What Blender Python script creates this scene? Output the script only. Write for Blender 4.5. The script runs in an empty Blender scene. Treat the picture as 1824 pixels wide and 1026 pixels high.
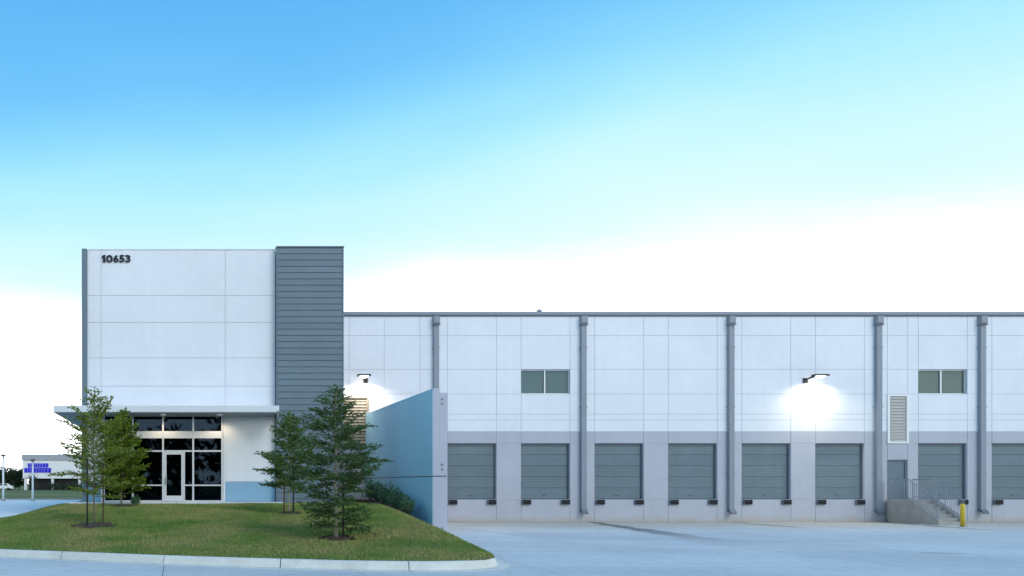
import bpy, math, random
import numpy as np
from mathutils import Vector

R = math.radians
S = bpy.context.scene
COL = S.collection

# ------------------------------------------------------------------ camera, sky, sun, exposure
EYE = 2.06
F = 1400.0                       # focal length in pixels of the 1824 px wide photograph
cam = bpy.data.cameras.new('camera')
cam.sensor_width = 36.0
cam.lens = 36.0 * F / 1824.0
cam.shift_x = (912 - 322) / 1824.0      # shift lens: verticals stay upright
cam.shift_y = (862 - 513) / 1824.0
cam.clip_start = 0.1
cam.clip_end = 6000
cam_ob = bpy.data.objects.new('camera', cam)
COL.objects.link(cam_ob)
cam_ob.location = (0, 0, EYE)
cam_ob.rotation_euler = (R(90), 0, 0)
S.camera = cam_ob

SUN_EL, SUN_AZ = 40.0, 150.0     # azimuth clockwise from +Y (the view direction): behind the camera, to the right
sun = bpy.data.lights.new('sun', 'SUN')
sun.energy = 1.25
sun.angle = R(28)
sun.color = (1.0, 0.93, 0.86)
sun_ob = bpy.data.objects.new('sun', sun)
COL.objects.link(sun_ob)
sd = Vector((math.sin(R(SUN_AZ)) * math.cos(R(SUN_EL)), math.cos(R(SUN_AZ)) * math.cos(R(SUN_EL)), math.sin(R(SUN_EL))))
sun_ob.rotation_euler = (-sd).to_track_quat('-Z', 'Y').to_euler()

W = bpy.data.worlds.new('World')
S.world = W
W.use_nodes = True
wn, wl = W.node_tree.nodes, W.node_tree.links
wn.clear()
w_out = wn.new('ShaderNodeOutputWorld')
sky = wn.new('ShaderNodeTexSky')
sky.sky_type = 'NISHITA'
sky.sun_disc = False
sky.sun_elevation = R(SUN_EL)
sky.sun_rotation = R(SUN_AZ)
sky.air_density = 1.0
sky.dust_density = 0.6
sky.ozone_density = 1.4
sat = wn.new('ShaderNodeHueSaturation')
sat.inputs['Hue'].default_value = 0.482
sat.inputs['Saturation'].default_value = 1.45
sat.inputs['Value'].default_value = 1.0
wl.new(sky.outputs[0], sat.inputs['Color'])
bg1 = wn.new('ShaderNodeBackground')
bg1.inputs[1].default_value = 0.15
wl.new(sat.outputs[0], bg1.inputs[0])
# thin high cloud and horizon brightness: a veil that thickens towards the horizon all round
bg2 = wn.new('ShaderNodeBackground')
bg2.inputs[1].default_value = 1.06
tc = wn.new('ShaderNodeTexCoord')
sx = wn.new('ShaderNodeSeparateXYZ')
wl.new(tc.outputs['Generated'], sx.inputs[0])


def wmath(op, a, b=None, c=None, clamp=False):
    n = wn.new('ShaderNodeMath')
    n.operation = op
    n.use_clamp = clamp
    for i, v in enumerate((a, b, c)):
        if v is None:
            continue
        if isinstance(v, (int, float)):
            n.inputs[i].default_value = v
        else:
            wl.new(v, n.inputs[i])
    return n.outputs[0]


mp = wn.new('ShaderNodeMapping')
mp.inputs['Scale'].default_value = (1.0, 1.0, 3.2)
mp.inputs['Rotation'].default_value = (0, R(9), 0)
wl.new(tc.outputs['Generated'], mp.inputs[0])
nz = wn.new('ShaderNodeTexNoise')
nz.inputs['Scale'].default_value = 1.7
nz.inputs['Detail'].default_value = 4
nz.inputs['Roughness'].default_value = 0.42
nz.inputs['Distortion'].default_value = 0.5
wl.new(mp.outputs[0], nz.inputs['Vector'])
wob = wmath('MULTIPLY', wmath('SUBTRACT', nz.outputs['Fac'], 0.5), 0.16)
hz = wmath('SUBTRACT', wmath('SUBTRACT', sx.outputs['Z'], wob), wmath('MULTIPLY', sx.outputs['X'], 0.06))
vc = wn.new('ShaderNodeValToRGB')
vc.color_ramp.interpolation = 'B_SPLINE'
els = vc.color_ramp.elements
els[0].position, els[0].color = 0.15, (0.97, 0.98, 1.0, 1)
els[1].position, els[1].color = 0.62, (0.10, 0.44, 0.98, 1)
for p_, c_ in ((0.245, (0.74, 0.98, 1.0, 1)), (0.36, (0.38, 0.84, 1.0, 1)), (0.46, (0.16, 0.56, 1.0, 1))):
    e_ = els.new(p_)
    e_.color = c_
wl.new(hz, vc.inputs[0])
wl.new(vc.outputs[0], bg2.inputs[0])
glow = wn.new('ShaderNodeMapRange')                        # the white band above the horizon is far brighter than the blue
glow.interpolation_type = 'SMOOTHSTEP'
glow.inputs['From Min'].default_value = 0.25
glow.inputs['From Max'].default_value = 0.10
glow.inputs['To Min'].default_value = 1.05
glow.inputs['To Max'].default_value = 2.6
wl.new(hz, glow.inputs['Value'])
wl.new(glow.outputs[0], bg2.inputs[1])
ramp = wn.new('ShaderNodeMapRange')
ramp.interpolation_type = 'SMOOTHSTEP'
ramp.inputs['From Min'].default_value = 0.75
ramp.inputs['From Max'].default_value = 0.30
ramp.inputs['To Min'].default_value = 0.62
ramp.inputs['To Max'].default_value = 1.0
wl.new(hz, ramp.inputs['Value'])
wmix = wn.new('ShaderNodeMixShader')
wl.new(ramp.outputs[0], wmix.inputs[0])
wl.new(bg1.outputs[0], wmix.inputs[1])
wl.new(bg2.outputs[0], wmix.inputs[2])
wl.new(wmix.outputs[0], w_out.inputs[0])

S.view_settings.view_transform = 'Standard'
S.view_settings.look = 'None'
S.view_settings.exposure = 0.0
S.view_settings.gamma = 1.0
S.view_settings.use_curve_mapping = False
S.render.engine = 'CYCLES'
S.cycles.max_bounces = 6
S.cycles.transparent_max_bounces = 12
S.cycles.use_denoising = True

# ------------------------------------------------------------------ helpers


class MB:
    """collects shapes; build() links them as one mesh object"""

    def __init__(self):
        self.v, self.f = [], []

    def box(self, x0, x1, y0, y1, z0, z1, bottom=True):
        b = len(self.v)
        self.v += [(x0, y0, z0), (x1, y0, z0), (x1, y1, z0), (x0, y1, z0), (x0, y0, z1), (x1, y0, z1), (x1, y1, z1), (x0, y1, z1)]
        fs = [(4, 5, 6, 7), (0, 1, 5, 4), (1, 2, 6, 5), (2, 3, 7, 6), (3, 0, 4, 7)]
        if bottom:
            fs.append((3, 2, 1, 0))
        self.f += [tuple(b + i for i in q) for q in fs]
        return self

    def cbox(self, x0, x1, y0, y1, z0, z1, c):
        """box whose front (low y) edges are chamfered by c"""
        b = len(self.v)
        self.v += [(x0, y1, z0), (x1, y1, z0), (x1, y1, z1), (x0, y1, z1),
                   (x0, y0 + c, z0), (x1, y0 + c, z0), (x1, y0 + c, z1), (x0, y0 + c, z1),
                   (x0 + c, y0, z0 + c), (x1 - c, y0, z0 + c), (x1 - c, y0, z1 - c), (x0 + c, y0, z1 - c)]
        q = [(8, 9, 10, 11), (4, 5, 9, 8), (5, 6, 10, 9), (6, 7, 11, 10), (7, 4, 8, 11),
             (0, 1, 5, 4), (1, 2, 6, 5), (2, 3, 7, 6), (3, 0, 4, 7), (3, 2, 1, 0)]
        self.f += [tuple(b + i for i in k) for k in q]
        return self

    def tube(self, pts, rad, n=6, caps=True):
        pts = [Vector(p) for p in pts]
        if isinstance(rad, (int, float)):
            rad = [rad] * len(pts)
        b = len(self.v)
        up = Vector((0.31, 0.17, 0.93))
        for i, p in enumerate(pts):
            d = (pts[min(i + 1, len(pts) - 1)] - pts[max(i - 1, 0)]).normalized()
            if abs(d.dot(up)) > 0.97:
                up = Vector((0.9, 0.3, 0.1))
            a = d.cross(up).normalized()
            c = d.cross(a)
            for k in range(n):
                t = 2 * math.pi * k / n
                self.v.append(tuple(p + (a * math.cos(t) + c * math.sin(t)) * rad[i]))
        for i in range(len(pts) - 1):
            for k in range(n):
                k2 = (k + 1) % n
                self.f.append((b + i * n + k, b + i * n + k2, b + (i + 1) * n + k2, b + (i + 1) * n + k))
        if caps:
            self.f.append(tuple(b + k for k in range(n))[::-1])
            self.f.append(tuple(b + (len(pts) - 1) * n + k for k in range(n)))
        return self

    def prism(self, poly, z0, z1):
        """vertical prism over a counter-clockwise polygon in x, y"""
        b, n = len(self.v), len(poly)
        self.v += [(x, y, z0) for x, y in poly] + [(x, y, z1) for x, y in poly]
        self.f.append(tuple(b + n + i for i in range(n)))
        self.f.append(tuple(b + i for i in range(n))[::-1])
        for i in range(n):
            j = (i + 1) % n
            self.f.append((b + i, b + j, b + n + j, b + n + i))
        return self

    def xprism(self, poly, x0, x1):
        """prism along x over a polygon in y, z"""
        b, n = len(self.v), len(poly)
        self.v += [(x0, y, z) for y, z in poly] + [(x1, y, z) for y, z in poly]
        self.f.append(tuple(b + i for i in range(n)))
        self.f.append(tuple(b + n + i for i in range(n))[::-1])
        for i in range(n):
            j = (i + 1) % n
            self.f.append((b + j, b + i, b + n + i, b + n + j))
        return self

    def lathe(self, prof, c, n=16):
        b = len(self.v)
        for r, z in prof:
            for k in range(n):
                t = 2 * math.pi * k / n
                self.v.append((c[0] + r * math.cos(t), c[1] + r * math.sin(t), c[2] + z))
        for i in range(len(prof) - 1):
            for k in range(n):
                k2 = (k + 1) % n
                self.f.append((b + i * n + k, b + i * n + k2, b + (i + 1) * n + k2, b + (i + 1) * n + k))
        self.f.append(tuple(b + k for k in range(n))[::-1])
        self.f.append(tuple(b + (len(prof) - 1) * n + k for k in range(n)))
        return self

    def mesh(self, name, mat):
        me = bpy.data.meshes.new(name)
        me.from_pydata(self.v, [], self.f)
        me.validate()
        if mat:
            me.materials.append(mat)
        return me

    def build(self, name, mat, parent=None, smooth=False):
        me = self.mesh(name, mat)
        if smooth:
            me.polygons.foreach_set('use_smooth', [True] * len(me.polygons))
        return link(name, me, parent)


def link(name, me, parent=None, loc=None):
    o = bpy.data.objects.new(name, me)
    COL.objects.link(o)
    if loc:
        o.location = loc
    if parent:
        o.parent = parent
        o.matrix_parent_inverse = parent.matrix_basis.inverted()
    return o


def empty(name, loc=(0, 0, 0)):
    o = bpy.data.objects.new(name, None)
    COL.objects.link(o)
    o.location = loc
    o.empty_display_size = 0.2
    return o


def tag(o, label, cat, group=None):
    o['label'] = label
    o['category'] = cat
    if group:
        o['group'] = group
    return o


def structure(o):
    o['kind'] = 'structure'
    return o


def fast_mesh(name, verts, faces_per, mat):
    """verts (N, k, 3): N separate faces of k corners each"""
    n, k = verts.shape[0], verts.shape[1]
    me = bpy.data.meshes.new(name)
    me.vertices.add(n * k)
    me.vertices.foreach_set('co', verts.reshape(-1).astype(np.float32))
    me.loops.add(n * k)
    me.loops.foreach_set('vertex_index', np.arange(n * k, dtype=np.int32))
    me.polygons.add(n)
    me.polygons.foreach_set('loop_start', np.arange(0, n * k, k, dtype=np.int32))
    me.update(calc_edges=True)
    me.materials.append(mat)
    return me


# ------------------------------------------------------------------ materials
def nt(name):
    m = bpy.data.materials.new(name)
    m.use_nodes = True
    n, l = m.node_tree.nodes, m.node_tree.links
    return m, n, l, n['Principled BSDF']


def surface(name, c, rough=0.7, var=0.06, scale=1.2, bump=0.0, bscale=60.0, metal=0.0, streak=0.0, rnd=0.0, dirt=None, spec=0.3):
    """paint, concrete or metal with cloudy variation, vertical weather streaks and fine relief, all in world metres"""
    m, n, l, b = nt(name)
    b.inputs['Roughness'].default_value = rough
    b.inputs['Metallic'].default_value = metal
    b.inputs['Specular IOR Level'].default_value = spec
    geo = n.new('ShaderNodeNewGeometry')
    col = n.new('ShaderNodeRGB')
    col.outputs[0].default_value = (*c, 1)
    cur = col.outputs[0]

    def mul(cur, fac):
        mx = n.new('ShaderNodeMix')
        mx.data_type = 'RGBA'
        mx.blend_type = 'MULTIPLY'
        mx.inputs[0].default_value = 1
        l.new(cur, mx.inputs[6])
        l.new(fac, mx.inputs[7])
        return mx.outputs[2]

    def noise(scale, detail=4, vec=None):
        t = n.new('ShaderNodeTexNoise')
        t.inputs['Scale'].default_value = scale
        t.inputs['Detail'].default_value = detail
        l.new(vec or geo.outputs['Position'], t.inputs['Vector'])
        return t.outputs['Fac']

    def rng(v, a, b_, lo=0.3, hi=0.7):
        r = n.new('ShaderNodeMapRange')
        r.inputs[1].default_value, r.inputs[2].default_value = lo, hi
        r.inputs[3].default_value, r.inputs[4].default_value = a, b_
        l.new(v, r.inputs[0])
        return r.outputs[0]
    if var:
        cur = mul(cur, rng(noise(scale), 1 - var, 1 + var))
        cur = mul(cur, rng(noise(scale * 7, 5), 1 - var * 0.5, 1 + var * 0.5))
    if streak:
        mpn = n.new('ShaderNodeMapping')
        mpn.inputs['Scale'].default_value = (2.6, 2.6, 0.12)
        l.new(geo.outputs['Position'], mpn.inputs[0])
        cur = mul(cur, rng(noise(1.0, 5, mpn.outputs[0]), 1 - streak, 1.0, 0.35, 0.62))
    if rnd:
        oi = n.new('ShaderNodeObjectInfo')
        cur = mul(cur, rng(oi.outputs['Random'], 1 - rnd, 1 + rnd, 0, 1))
    if dirt:                      # splash dirt along the foot of a wall: (colour, height)
        sp = n.new('ShaderNodeSeparateXYZ')
        l.new(geo.outputs['Position'], sp.inputs[0])
        ad = n.new('ShaderNodeMath')
        ad.operation = 'MULTIPLY_ADD'
        l.new(noise(0.9, 6), ad.inputs[0])
        ad.inputs[1].default_value = dirt[1] * 1.6
        l.new(sp.outputs['Z'], ad.inputs[2])
        mx = n.new('ShaderNodeMix')
        mx.data_type = 'RGBA'
        l.new(rng(ad.outputs[0], 0.75, 0.0, dirt[1] * 0.6, dirt[1] * 1.7), mx.inputs[0])
        l.new(cur, mx.inputs[6])
        mx.inputs[7].default_value = (*dirt[0], 1)
        cur = mx.outputs[2]
    l.new(cur, b.inputs['Base Color'])
    if bump:
        bp = n.new('ShaderNodeBump')
        bp.inputs['Strength'].default_value = bump
        bp.inputs['Distance'].default_value = 0.01
        l.new(noise(bscale, 3), bp.inputs['Height'])
        l.new(bp.outputs[0], b.inputs['Normal'])
    return m


def emission(name, c, s):
    m, n, l, b = nt(name)
    b.inputs['Base Color'].default_value = (*c, 1)
    b.inputs['Emission Color'].default_value = (*c, 1)
    b.inputs['Emission Strength'].default_value = s
    return m


def tinted_glass(name, tint, refl=1.5):
    m, n, l, b = nt(name)
    n.remove(b)
    tr = n.new('ShaderNodeBsdfTransparent')
    tr.inputs[0].default_value = (*tint, 1)
    gl = n.new('ShaderNodeBsdfGlossy')
    gl.inputs['Roughness'].default_value = 0.02
    gl.inputs[0].default_value = (0.34, 0.56, 0.80, 1)
    fr = n.new('ShaderNodeFresnel')
    fr.inputs[0].default_value = refl
    mx = n.new('ShaderNodeMixShader')
    geo = n.new('ShaderNodeNewGeometry')
    front = n.new('ShaderNodeMath')          # mirror only on the outer face of the pane
    front.operation = 'SUBTRACT'
    front.inputs[0].default_value = 1.0
    l.new(geo.outputs['Backfacing'], front.inputs[1])
    fm = n.new('ShaderNodeMath')
    fm.operation = 'MULTIPLY'
    l.new(fr.outputs[0], fm.inputs[0])
    l.new(front.outputs[0], fm.inputs[1])
    l.new(fm.outputs[0], mx.inputs[0])
    l.new(tr.outputs[0], mx.inputs[1])
    l.new(gl.outputs[0], mx.inputs[2])
    l.new(mx.outputs[0], n['Material Output'].inputs[0])
    return m


def foliage(name, c1, c2, trans=0.35):
    m, n, l, b = nt(name)
    geo = n.new('ShaderNodeNewGeometry')
    rp = n.new('ShaderNodeValToRGB')
    rp.color_ramp.elements[0].color = (*c1, 1)
    rp.color_ramp.elements[1].color = (*c2, 1)
    e = rp.color_ramp.elements.new(0.55)
    e.color = tuple((a + d) / 2 for a, d in zip(c1, c2)) + (1,)
    l.new(geo.outputs['Random Per Island'], rp.inputs[0])
    b.inputs['Roughness'].default_value = 0.55
    b.inputs['Specular IOR Level'].default_value = 0.25
    l.new(rp.outputs[0], b.inputs['Base Color'])
    tl = n.new('ShaderNodeBsdfTranslucent')
    l.new(rp.outputs[0], tl.inputs[0])
    mx = n.new('ShaderNodeMixShader')
    mx.inputs[0].default_value = trans
    l.new(b.outputs[0], mx.inputs[1])
    l.new(tl.outputs[0], mx.inputs[2])
    l.new(mx.outputs[0], n['Material Output'].inputs[0])
    return m


def turf(name, cs, scale, island=True):
    """lawn colours that drift between green, olive and straw over the ground"""
    m, n, l, b = nt(name)
    geo = n.new('ShaderNodeNewGeometry')
    t1 = n.new('ShaderNodeTexNoise')
    t1.inputs['Scale'].default_value = scale
    t1.inputs['Detail'].default_value = 5
    l.new(geo.outputs['Position'], t1.inputs['Vector'])
    ad = n.new('ShaderNodeMath')
    ad.operation = 'MULTIPLY_ADD'
    l.new(geo.outputs['Random Per Island'], ad.inputs[0])
    ad.inputs[1].default_value = 0.30 if island else 0.0
    l.new(t1.outputs['Fac'], ad.inputs[2])
    rp = n.new('ShaderNodeValToRGB')
    el = rp.color_ramp.elements
    k = len(cs)
    while len(el) < k:
        el.new(0.5)
    for i, c in enumerate(cs):
        el[i].position = (0.34 + 0.46 * i / (k - 1)) if island else (0.3 + 0.4 * i / (k - 1))
        el[i].color = (*c, 1)
    l.new(ad.outputs[0], rp.inputs[0])
    l.new(rp.outputs[0], b.inputs['Base Color'])
    b.inputs['Roughness'].default_value = 0.8
    b.inputs['Specular IOR Level'].default_value = 0.1
    return m


def court_concrete(name, streaks=True):
    """broom-finished concrete, blotchy, with dirt by the docks, drain stains and tyre marks"""
    m, n, l, b = nt(name)
    b.inputs['Roughness'].default_value = 0.75
    b.inputs['Specular IOR Level'].default_value = 0.25
    geo = n.new('ShaderNodeNewGeometry')
    pos = geo.outputs['Position']
    sp = n.new('ShaderNodeSeparateXYZ')
    l.new(pos, sp.inputs[0])

    def M(op, a, b_=None, c=None, clamp=False):
        k = n.new('ShaderNodeMath')
        k.operation = op
        k.use_clamp = clamp
        for i, v in enumerate((a, b_, c)):
            if v is None:
                continue
            if isinstance(v, (int, float)):
                k.inputs[i].default_value = v
            else:
                l.new(v, k.inputs[i])
        return k.outputs[0]

    def noise(scale, detail=5, vec=None):
        t = n.new('ShaderNodeTexNoise')
        t.inputs['Scale'].default_value = scale
        t.inputs['Detail'].default_value = detail
        l.new(vec or pos, t.inputs['Vector'])
        return t.outputs['Fac']

    def mix(f, a, c):
        k = n.new('ShaderNodeMix')
        k.data_type = 'RGBA'
        if isinstance(f, (int, float)):
            k.inputs[0].default_value = f
        else:
            l.new(f, k.inputs[0])
        if isinstance(a, tuple):
            k.inputs[6].default_value = (*a, 1)
        else:
            l.new(a, k.inputs[6])
        if isinstance(c, tuple):
            k.inputs[7].default_value = (*c, 1)
        else:
            l.new(c, k.inputs[7])
        return k.outputs[2]

    def rng(v, lo, hi, a=0.0, b_=1.0):
        r = n.new('ShaderNodeMapRange')
        r.interpolation_type = 'SMOOTHSTEP'
        r.inputs[1].default_value, r.inputs[2].default_value = lo, hi
        r.inputs[3].default_value, r.inputs[4].default_value = a, b_
        l.new(v, r.inputs[0])
        return r.outputs[0]
    X, Y = sp.outputs['X'], sp.outputs['Y']
    cur = mix(rng(noise(0.22, 7), 0.28, 0.74), (0.57, 0.58, 0.57), (0.69, 0.695, 0.67))
    cur = mix(rng(noise(3.2, 6), 0.45, 0.75, 0, 0.35), cur, (0.36, 0.37, 0.38))
    oi = n.new('ShaderNodeObjectInfo')
    cur = mix(rng(oi.outputs['Random'], 0, 1, 0, 0.14), cur, (0.20, 0.21, 0.22))
    if streaks:
        # tyre sweep marks: long, along the drive direction
        mpn = n.new('ShaderNodeMapping')
        mpn.inputs['Scale'].default_value = (0.16, 1.1, 1)
        mpn.inputs['Rotation'].default_value = (0, 0, R(8))
        l.new(pos, mpn.inputs[0])
        cur = mix(rng(noise(1.0, 6, mpn.outputs[0]), 0.5, 0.76, 0, 0.30), cur, (0.36, 0.37, 0.38))
        # tan silt in front of the docks
        near = rng(M('ADD', Y, M('MULTIPLY', noise(0.5), 6.0)), 36.0, 45.0)
        cur = mix(M('MULTIPLY', near, 0.75), cur, (0.47, 0.42, 0.33))
        # run-off stains below the downspouts; the last is a short dark line
        for x0, sl, wd, ln in ((22.1, 0.20, 0.36, 17), (29.8, 0.12, 0.16, 7), (37.8, 0.25, 0.2, 9), (14.6, -0.6, 0.14, 2.5)):
            wv = M('MULTIPLY', M('SUBTRACT', noise(0.8, 4), 0.5), 1.1)
            cx = M('ADD', M('MULTIPLY_ADD', M('SUBTRACT', Y, 42.3), sl, x0), wv)
            d = M('ABSOLUTE', M('SUBTRACT', X, cx))
            wid = M('MULTIPLY_ADD', M('SUBTRACT', 42.4, Y), 0.05, wd)
            msk = rng(M('DIVIDE', d, wid), 1.0, 0.45)
            msk = M('MULTIPLY', msk, rng(M('SUBTRACT', 42.4, Y), ln, ln * 0.35))
            cur = mix(M('MULTIPLY', msk, 0.75), cur, (0.085, 0.085, 0.08))
        # one dark tyre scuff out in the court
        d2 = M('ADD', M('POWER', M('DIVIDE', M('SUBTRACT', X, 22.7), 0.75), 2.0), M('POWER', M('DIVIDE', M('SUBTRACT', Y, M('MULTIPLY_ADD', M('SUBTRACT', X, 22.7), -0.25, 23.4)), 0.16), 2.0))
        cur = mix(rng(d2, 1.0, 0.2, 0, 0.8), cur, (0.05, 0.05, 0.055))
    l.new(cur, b.inputs['Base Color'])
    bp = n.new('ShaderNodeBump')
    bp.inputs['Strength'].default_value = 0.25
    bp.inputs['Distance'].default_value = 0.01
    l.new(noise(35, 4), bp.inputs['Height'])
    l.new(bp.outputs[0], b.inputs['Normal'])
    return m


TAN = (0.42, 0.36, 0.27)
M_white = surface('white_wall_paint', (0.77, 0.79, 0.82), 0.75, 0.03, 0.35, 0.15, 40, streak=0.02)
M_band = surface('pale_grey_band_paint', (0.46, 0.47, 0.52), 0.7, 0.04, 0.5, 0.15, 40, streak=0.025, dirt=(TAN, 0.42))
M_base = surface('blue_accent_paint', (0.25, 0.44, 0.58), 0.7, 0.04, 0.5, 0.15, 40)
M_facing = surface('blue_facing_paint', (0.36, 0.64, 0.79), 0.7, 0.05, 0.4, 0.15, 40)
M_wing = surface('wing_wall_paint', (0.46, 0.47, 0.54), 0.7, 0.05, 0.4, 0.15, 40, streak=0.025)
M_joint = surface('joint_sealant', (0.60, 0.62, 0.65), 0.8, 0.03)
M_tower = surface('slate_grey_paint', (0.145, 0.195, 0.23), 0.55, 0.05, 0.8, 0.1, 40, rnd=0.05)
M_trim = surface('grey_metal_trim', (0.24, 0.27, 0.31), 0.42, 0.04, 1.0, metal=0.0, spec=0.5)
M_trim_d = surface('dark_grey_metal', (0.13, 0.15, 0.18), 0.45, 0.04, 1.0, spec=0.5)
M_alu = surface('clear_aluminium', (0.66, 0.68, 0.70), 0.35, 0.03, 2.0, metal=0.3, spec=0.5)
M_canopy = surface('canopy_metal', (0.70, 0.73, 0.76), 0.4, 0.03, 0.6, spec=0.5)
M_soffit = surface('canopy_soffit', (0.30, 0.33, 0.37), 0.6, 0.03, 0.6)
M_door = surface('dock_door_paint', (0.14, 0.19, 0.215), 0.5, 0.05, 1.2, streak=0.06, rnd=0.05, spec=0.45)
M_rubber = surface('black_rubber', (0.02, 0.021, 0.024), 0.8, 0.1, 8, 0.3, 60)
M_black = surface('black_metal', (0.025, 0.025, 0.028), 0.45, 0.05, 4)
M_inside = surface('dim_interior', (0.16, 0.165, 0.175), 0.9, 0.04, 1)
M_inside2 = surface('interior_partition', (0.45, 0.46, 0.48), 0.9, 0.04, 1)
M_roof = surface('roof_membrane', (0.55, 0.56, 0.57), 0.9, 0.05, 0.5)
M_louver = surface('tan_louvre', (0.46, 0.44, 0.41), 0.6, 0.04, 2)
M_louver_d = surface('shaded_tan_louvre', (0.21, 0.185, 0.15), 0.6, 0.06, 2)  # darker tan: the louvre's weaker lighting is put into its colour
M_lframe = surface('white_louvre_frame', (0.82, 0.82, 0.80), 0.5, 0.02, 2)
M_blind_g = surface('window_blind_grey', (0.62, 0.70, 0.72), 0.8, 0.03, 2)
M_blind_t = surface('window_blind_tan', (0.80, 0.74, 0.58), 0.8, 0.03, 2)
M_digit = surface('black_number', (0.012, 0.018, 0.028), 0.5, 0.02, 3)
M_kerb = surface('kerb_concrete', (0.66, 0.64, 0.57), 0.8, 0.10, 1.4, 0.4, 40, rnd=0.06)
M_walk = surface('sidewalk_concrete', (0.68, 0.70, 0.70), 0.8, 0.06, 1.0, 0.3, 40, rnd=0.04)
M_conc = surface('stair_concrete', (0.36, 0.35, 0.33), 0.85, 0.12, 1.4, 0.4, 40)
M_yellow = surface('safety_yellow', (0.72, 0.50, 0.04), 0.5, 0.08, 4)
M_glass = tinted_glass('storefront_glass', (0.05, 0.095, 0.14), 1.45)
M_wglass = tinted_glass('window_glass', (0.66, 0.69, 0.66))
M_lamp = emission('lit_lens', (1.0, 0.96, 0.86), 14)
M_can = emission('lit_downlight', (1.0, 0.9, 0.72), 8)
M_court = court_concrete('court_concrete')
M_sub = surface('joint_filler', (0.10, 0.10, 0.105), 0.9, 0.05)
M_soil = turf('lawn_soil', [(0.075, 0.12, 0.026), (0.12, 0.15, 0.04), (0.18, 0.165, 0.07)], 0.7, False)
M_grass = turf('lawn_blades', [(0.07, 0.16, 0.026), (0.14, 0.25, 0.045), (0.25, 0.31, 0.08), (0.42, 0.35, 0.14)], 0.55)
M_field = turf('far_grass', [(0.07, 0.11, 0.03), (0.12, 0.15, 0.05), (0.2, 0.21, 0.09)], 0.05, False)
M_mulch = surface('bark_mulch', (0.075, 0.055, 0.042), 0.95, 0.25, 6, 0.8, 30)
M_bark = surface('young_bark', (0.20, 0.165, 0.125), 0.9, 0.2, 8, 0.5, 60)
M_bark_p = surface('pale_bark', (0.40, 0.35, 0.25), 0.85, 0.15, 8, 0.4, 60)
M_stake = surface('dark_stake_wood', (0.045, 0.04, 0.036), 0.8, 0.15, 8)
M_stake_b = surface('brown_stake_wood', (0.17, 0.11, 0.065), 0.8, 0.15, 8)
M_leaf_o = foliage('olive_leaves', (0.10, 0.15, 0.012), (0.33, 0.40, 0.05), 0.45)
M_leaf_t = foliage('light_olive_leaves', (0.09, 0.15, 0.012), (0.28, 0.36, 0.04), 0.45)
M_leaf_g = foliage('green_needles', (0.022, 0.075, 0.02), (0.11, 0.20, 0.045), 0.35)
M_leaf_m = foliage('mid_green_leaves', (0.045, 0.11, 0.02), (0.16, 0.25, 0.045), 0.4)
M_leaf_s = foliage('shrub_leaves', (0.03, 0.10, 0.045), (0.22, 0.36, 0.19), 0.3)
M_leaf_f = foliage('far_leaves', (0.025, 0.05, 0.03), (0.06, 0.09, 0.05), 0.2)

# ------------------------------------------------------------------ ground levels
KX = np.array([-60, -12, -5.1, -2.6, -0.32, 1.7, 3.74, 5.0, 6.0, 6.9, 7.5, 7.95, 8.2, 8.45, 9.2, 9.96])
KY = np.array([40, 24.9, 22.2, 21.15, 20.2, 19.48, 18.92, 18.7, 18.62, 18.78, 19.15, 19.75, 20.6, 22.0, 26.6, 31.05])


def kerb_y(x):
    return float(np.interp(x, KX, KY))


def top_z(x):
    t = min(1, max(0, (x + 7.8) / 3.0))
    return 0.6 + 0.6 * t * t * (3 - 2 * t)


def lawn_end(x):
    if x < -8:
        return 33.0 + (-8 - x) * 0.25
    if x < -4.9:
        return 33.0 + (x + 8) / 3.1 * 1.3
    if x < 4.5:
        return 34.2
    if x < 7.32:
        return 35.08
    return 42.3


def lawn_z(x, y):
    ln = 14.3 if x > 0 else max(6.0, lawn_end(x) - kerb_y(x))
    if x > 6:
        ln = 14.3 + (x - 6) / 4 * (-4.5)
    t = min(1, max(0, (y - kerb_y(x)) / ln))
    return 0.20 + (top_z(x) - 0.20) * (t * 0.75 + 0.25 * math.sin(t * math.pi / 2)) + 0.012 * math.sin(x * 1.7 + y) * min(1, t * 6)


# the large sheet
structure(MB().box(-2500, 2500, -1500, 3500, -0.30, -0.06).build('ground', M_field))
# sub-base of the concrete road and truck court, slabs above it
structure(MB().box(-90, 140, -60, 42.44, -0.055, -0.014).build('road_base', M_sub))
court = structure(empty('truck_court', (0, 0, 0)))
SL = 4.57
slab_me = MB().box(0.009, SL - 0.009, 0.009, SL - 0.009, -0.0135, 0.0, bottom=False).mesh('paving_slab', M_court)
x0 = -0.42 - SL * 8
for i in range(26):
    for j in range(-3, 10):
        x, y = x0 + i * SL, 42.4 - SL * (j + 1)
        if y + SL < -4 or x > 62:
            continue
        # wholly under the lawn or the left car park: nothing to see
        if x + SL < 8.0 and x > -40 and y > kerb_y(min(x + SL, 7.0)) + 1.5 and y > kerb_y(x) + 1.5:
            continue
        link('paving_slab', slab_me, court, (x, y, 0))

# lawn
xs = np.concatenate([np.arange(-40, -9, 1.0), np.arange(-9, 7.3, 0.2), [7.315], np.arange(7.33, 9.95, 0.12), [9.95]])
rows = 40
mb = MB()
for x in xs:
    ya, yb = kerb_y(x) + 0.10, lawn_end(x)
    for r in range(rows + 1):
        y = ya + (yb - ya) * r / rows
        mb.v.append((x, y, lawn_z(x, y)))
nr = rows + 1
for i in range(len(xs) - 1):
    for r in range(rows):
        mb.f.append((i * nr + r, (i + 1) * nr + r, (i + 1) * nr + r + 1, i * nr + r + 1))
structure(mb.build('lawn', M_soil, smooth=True))

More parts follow.
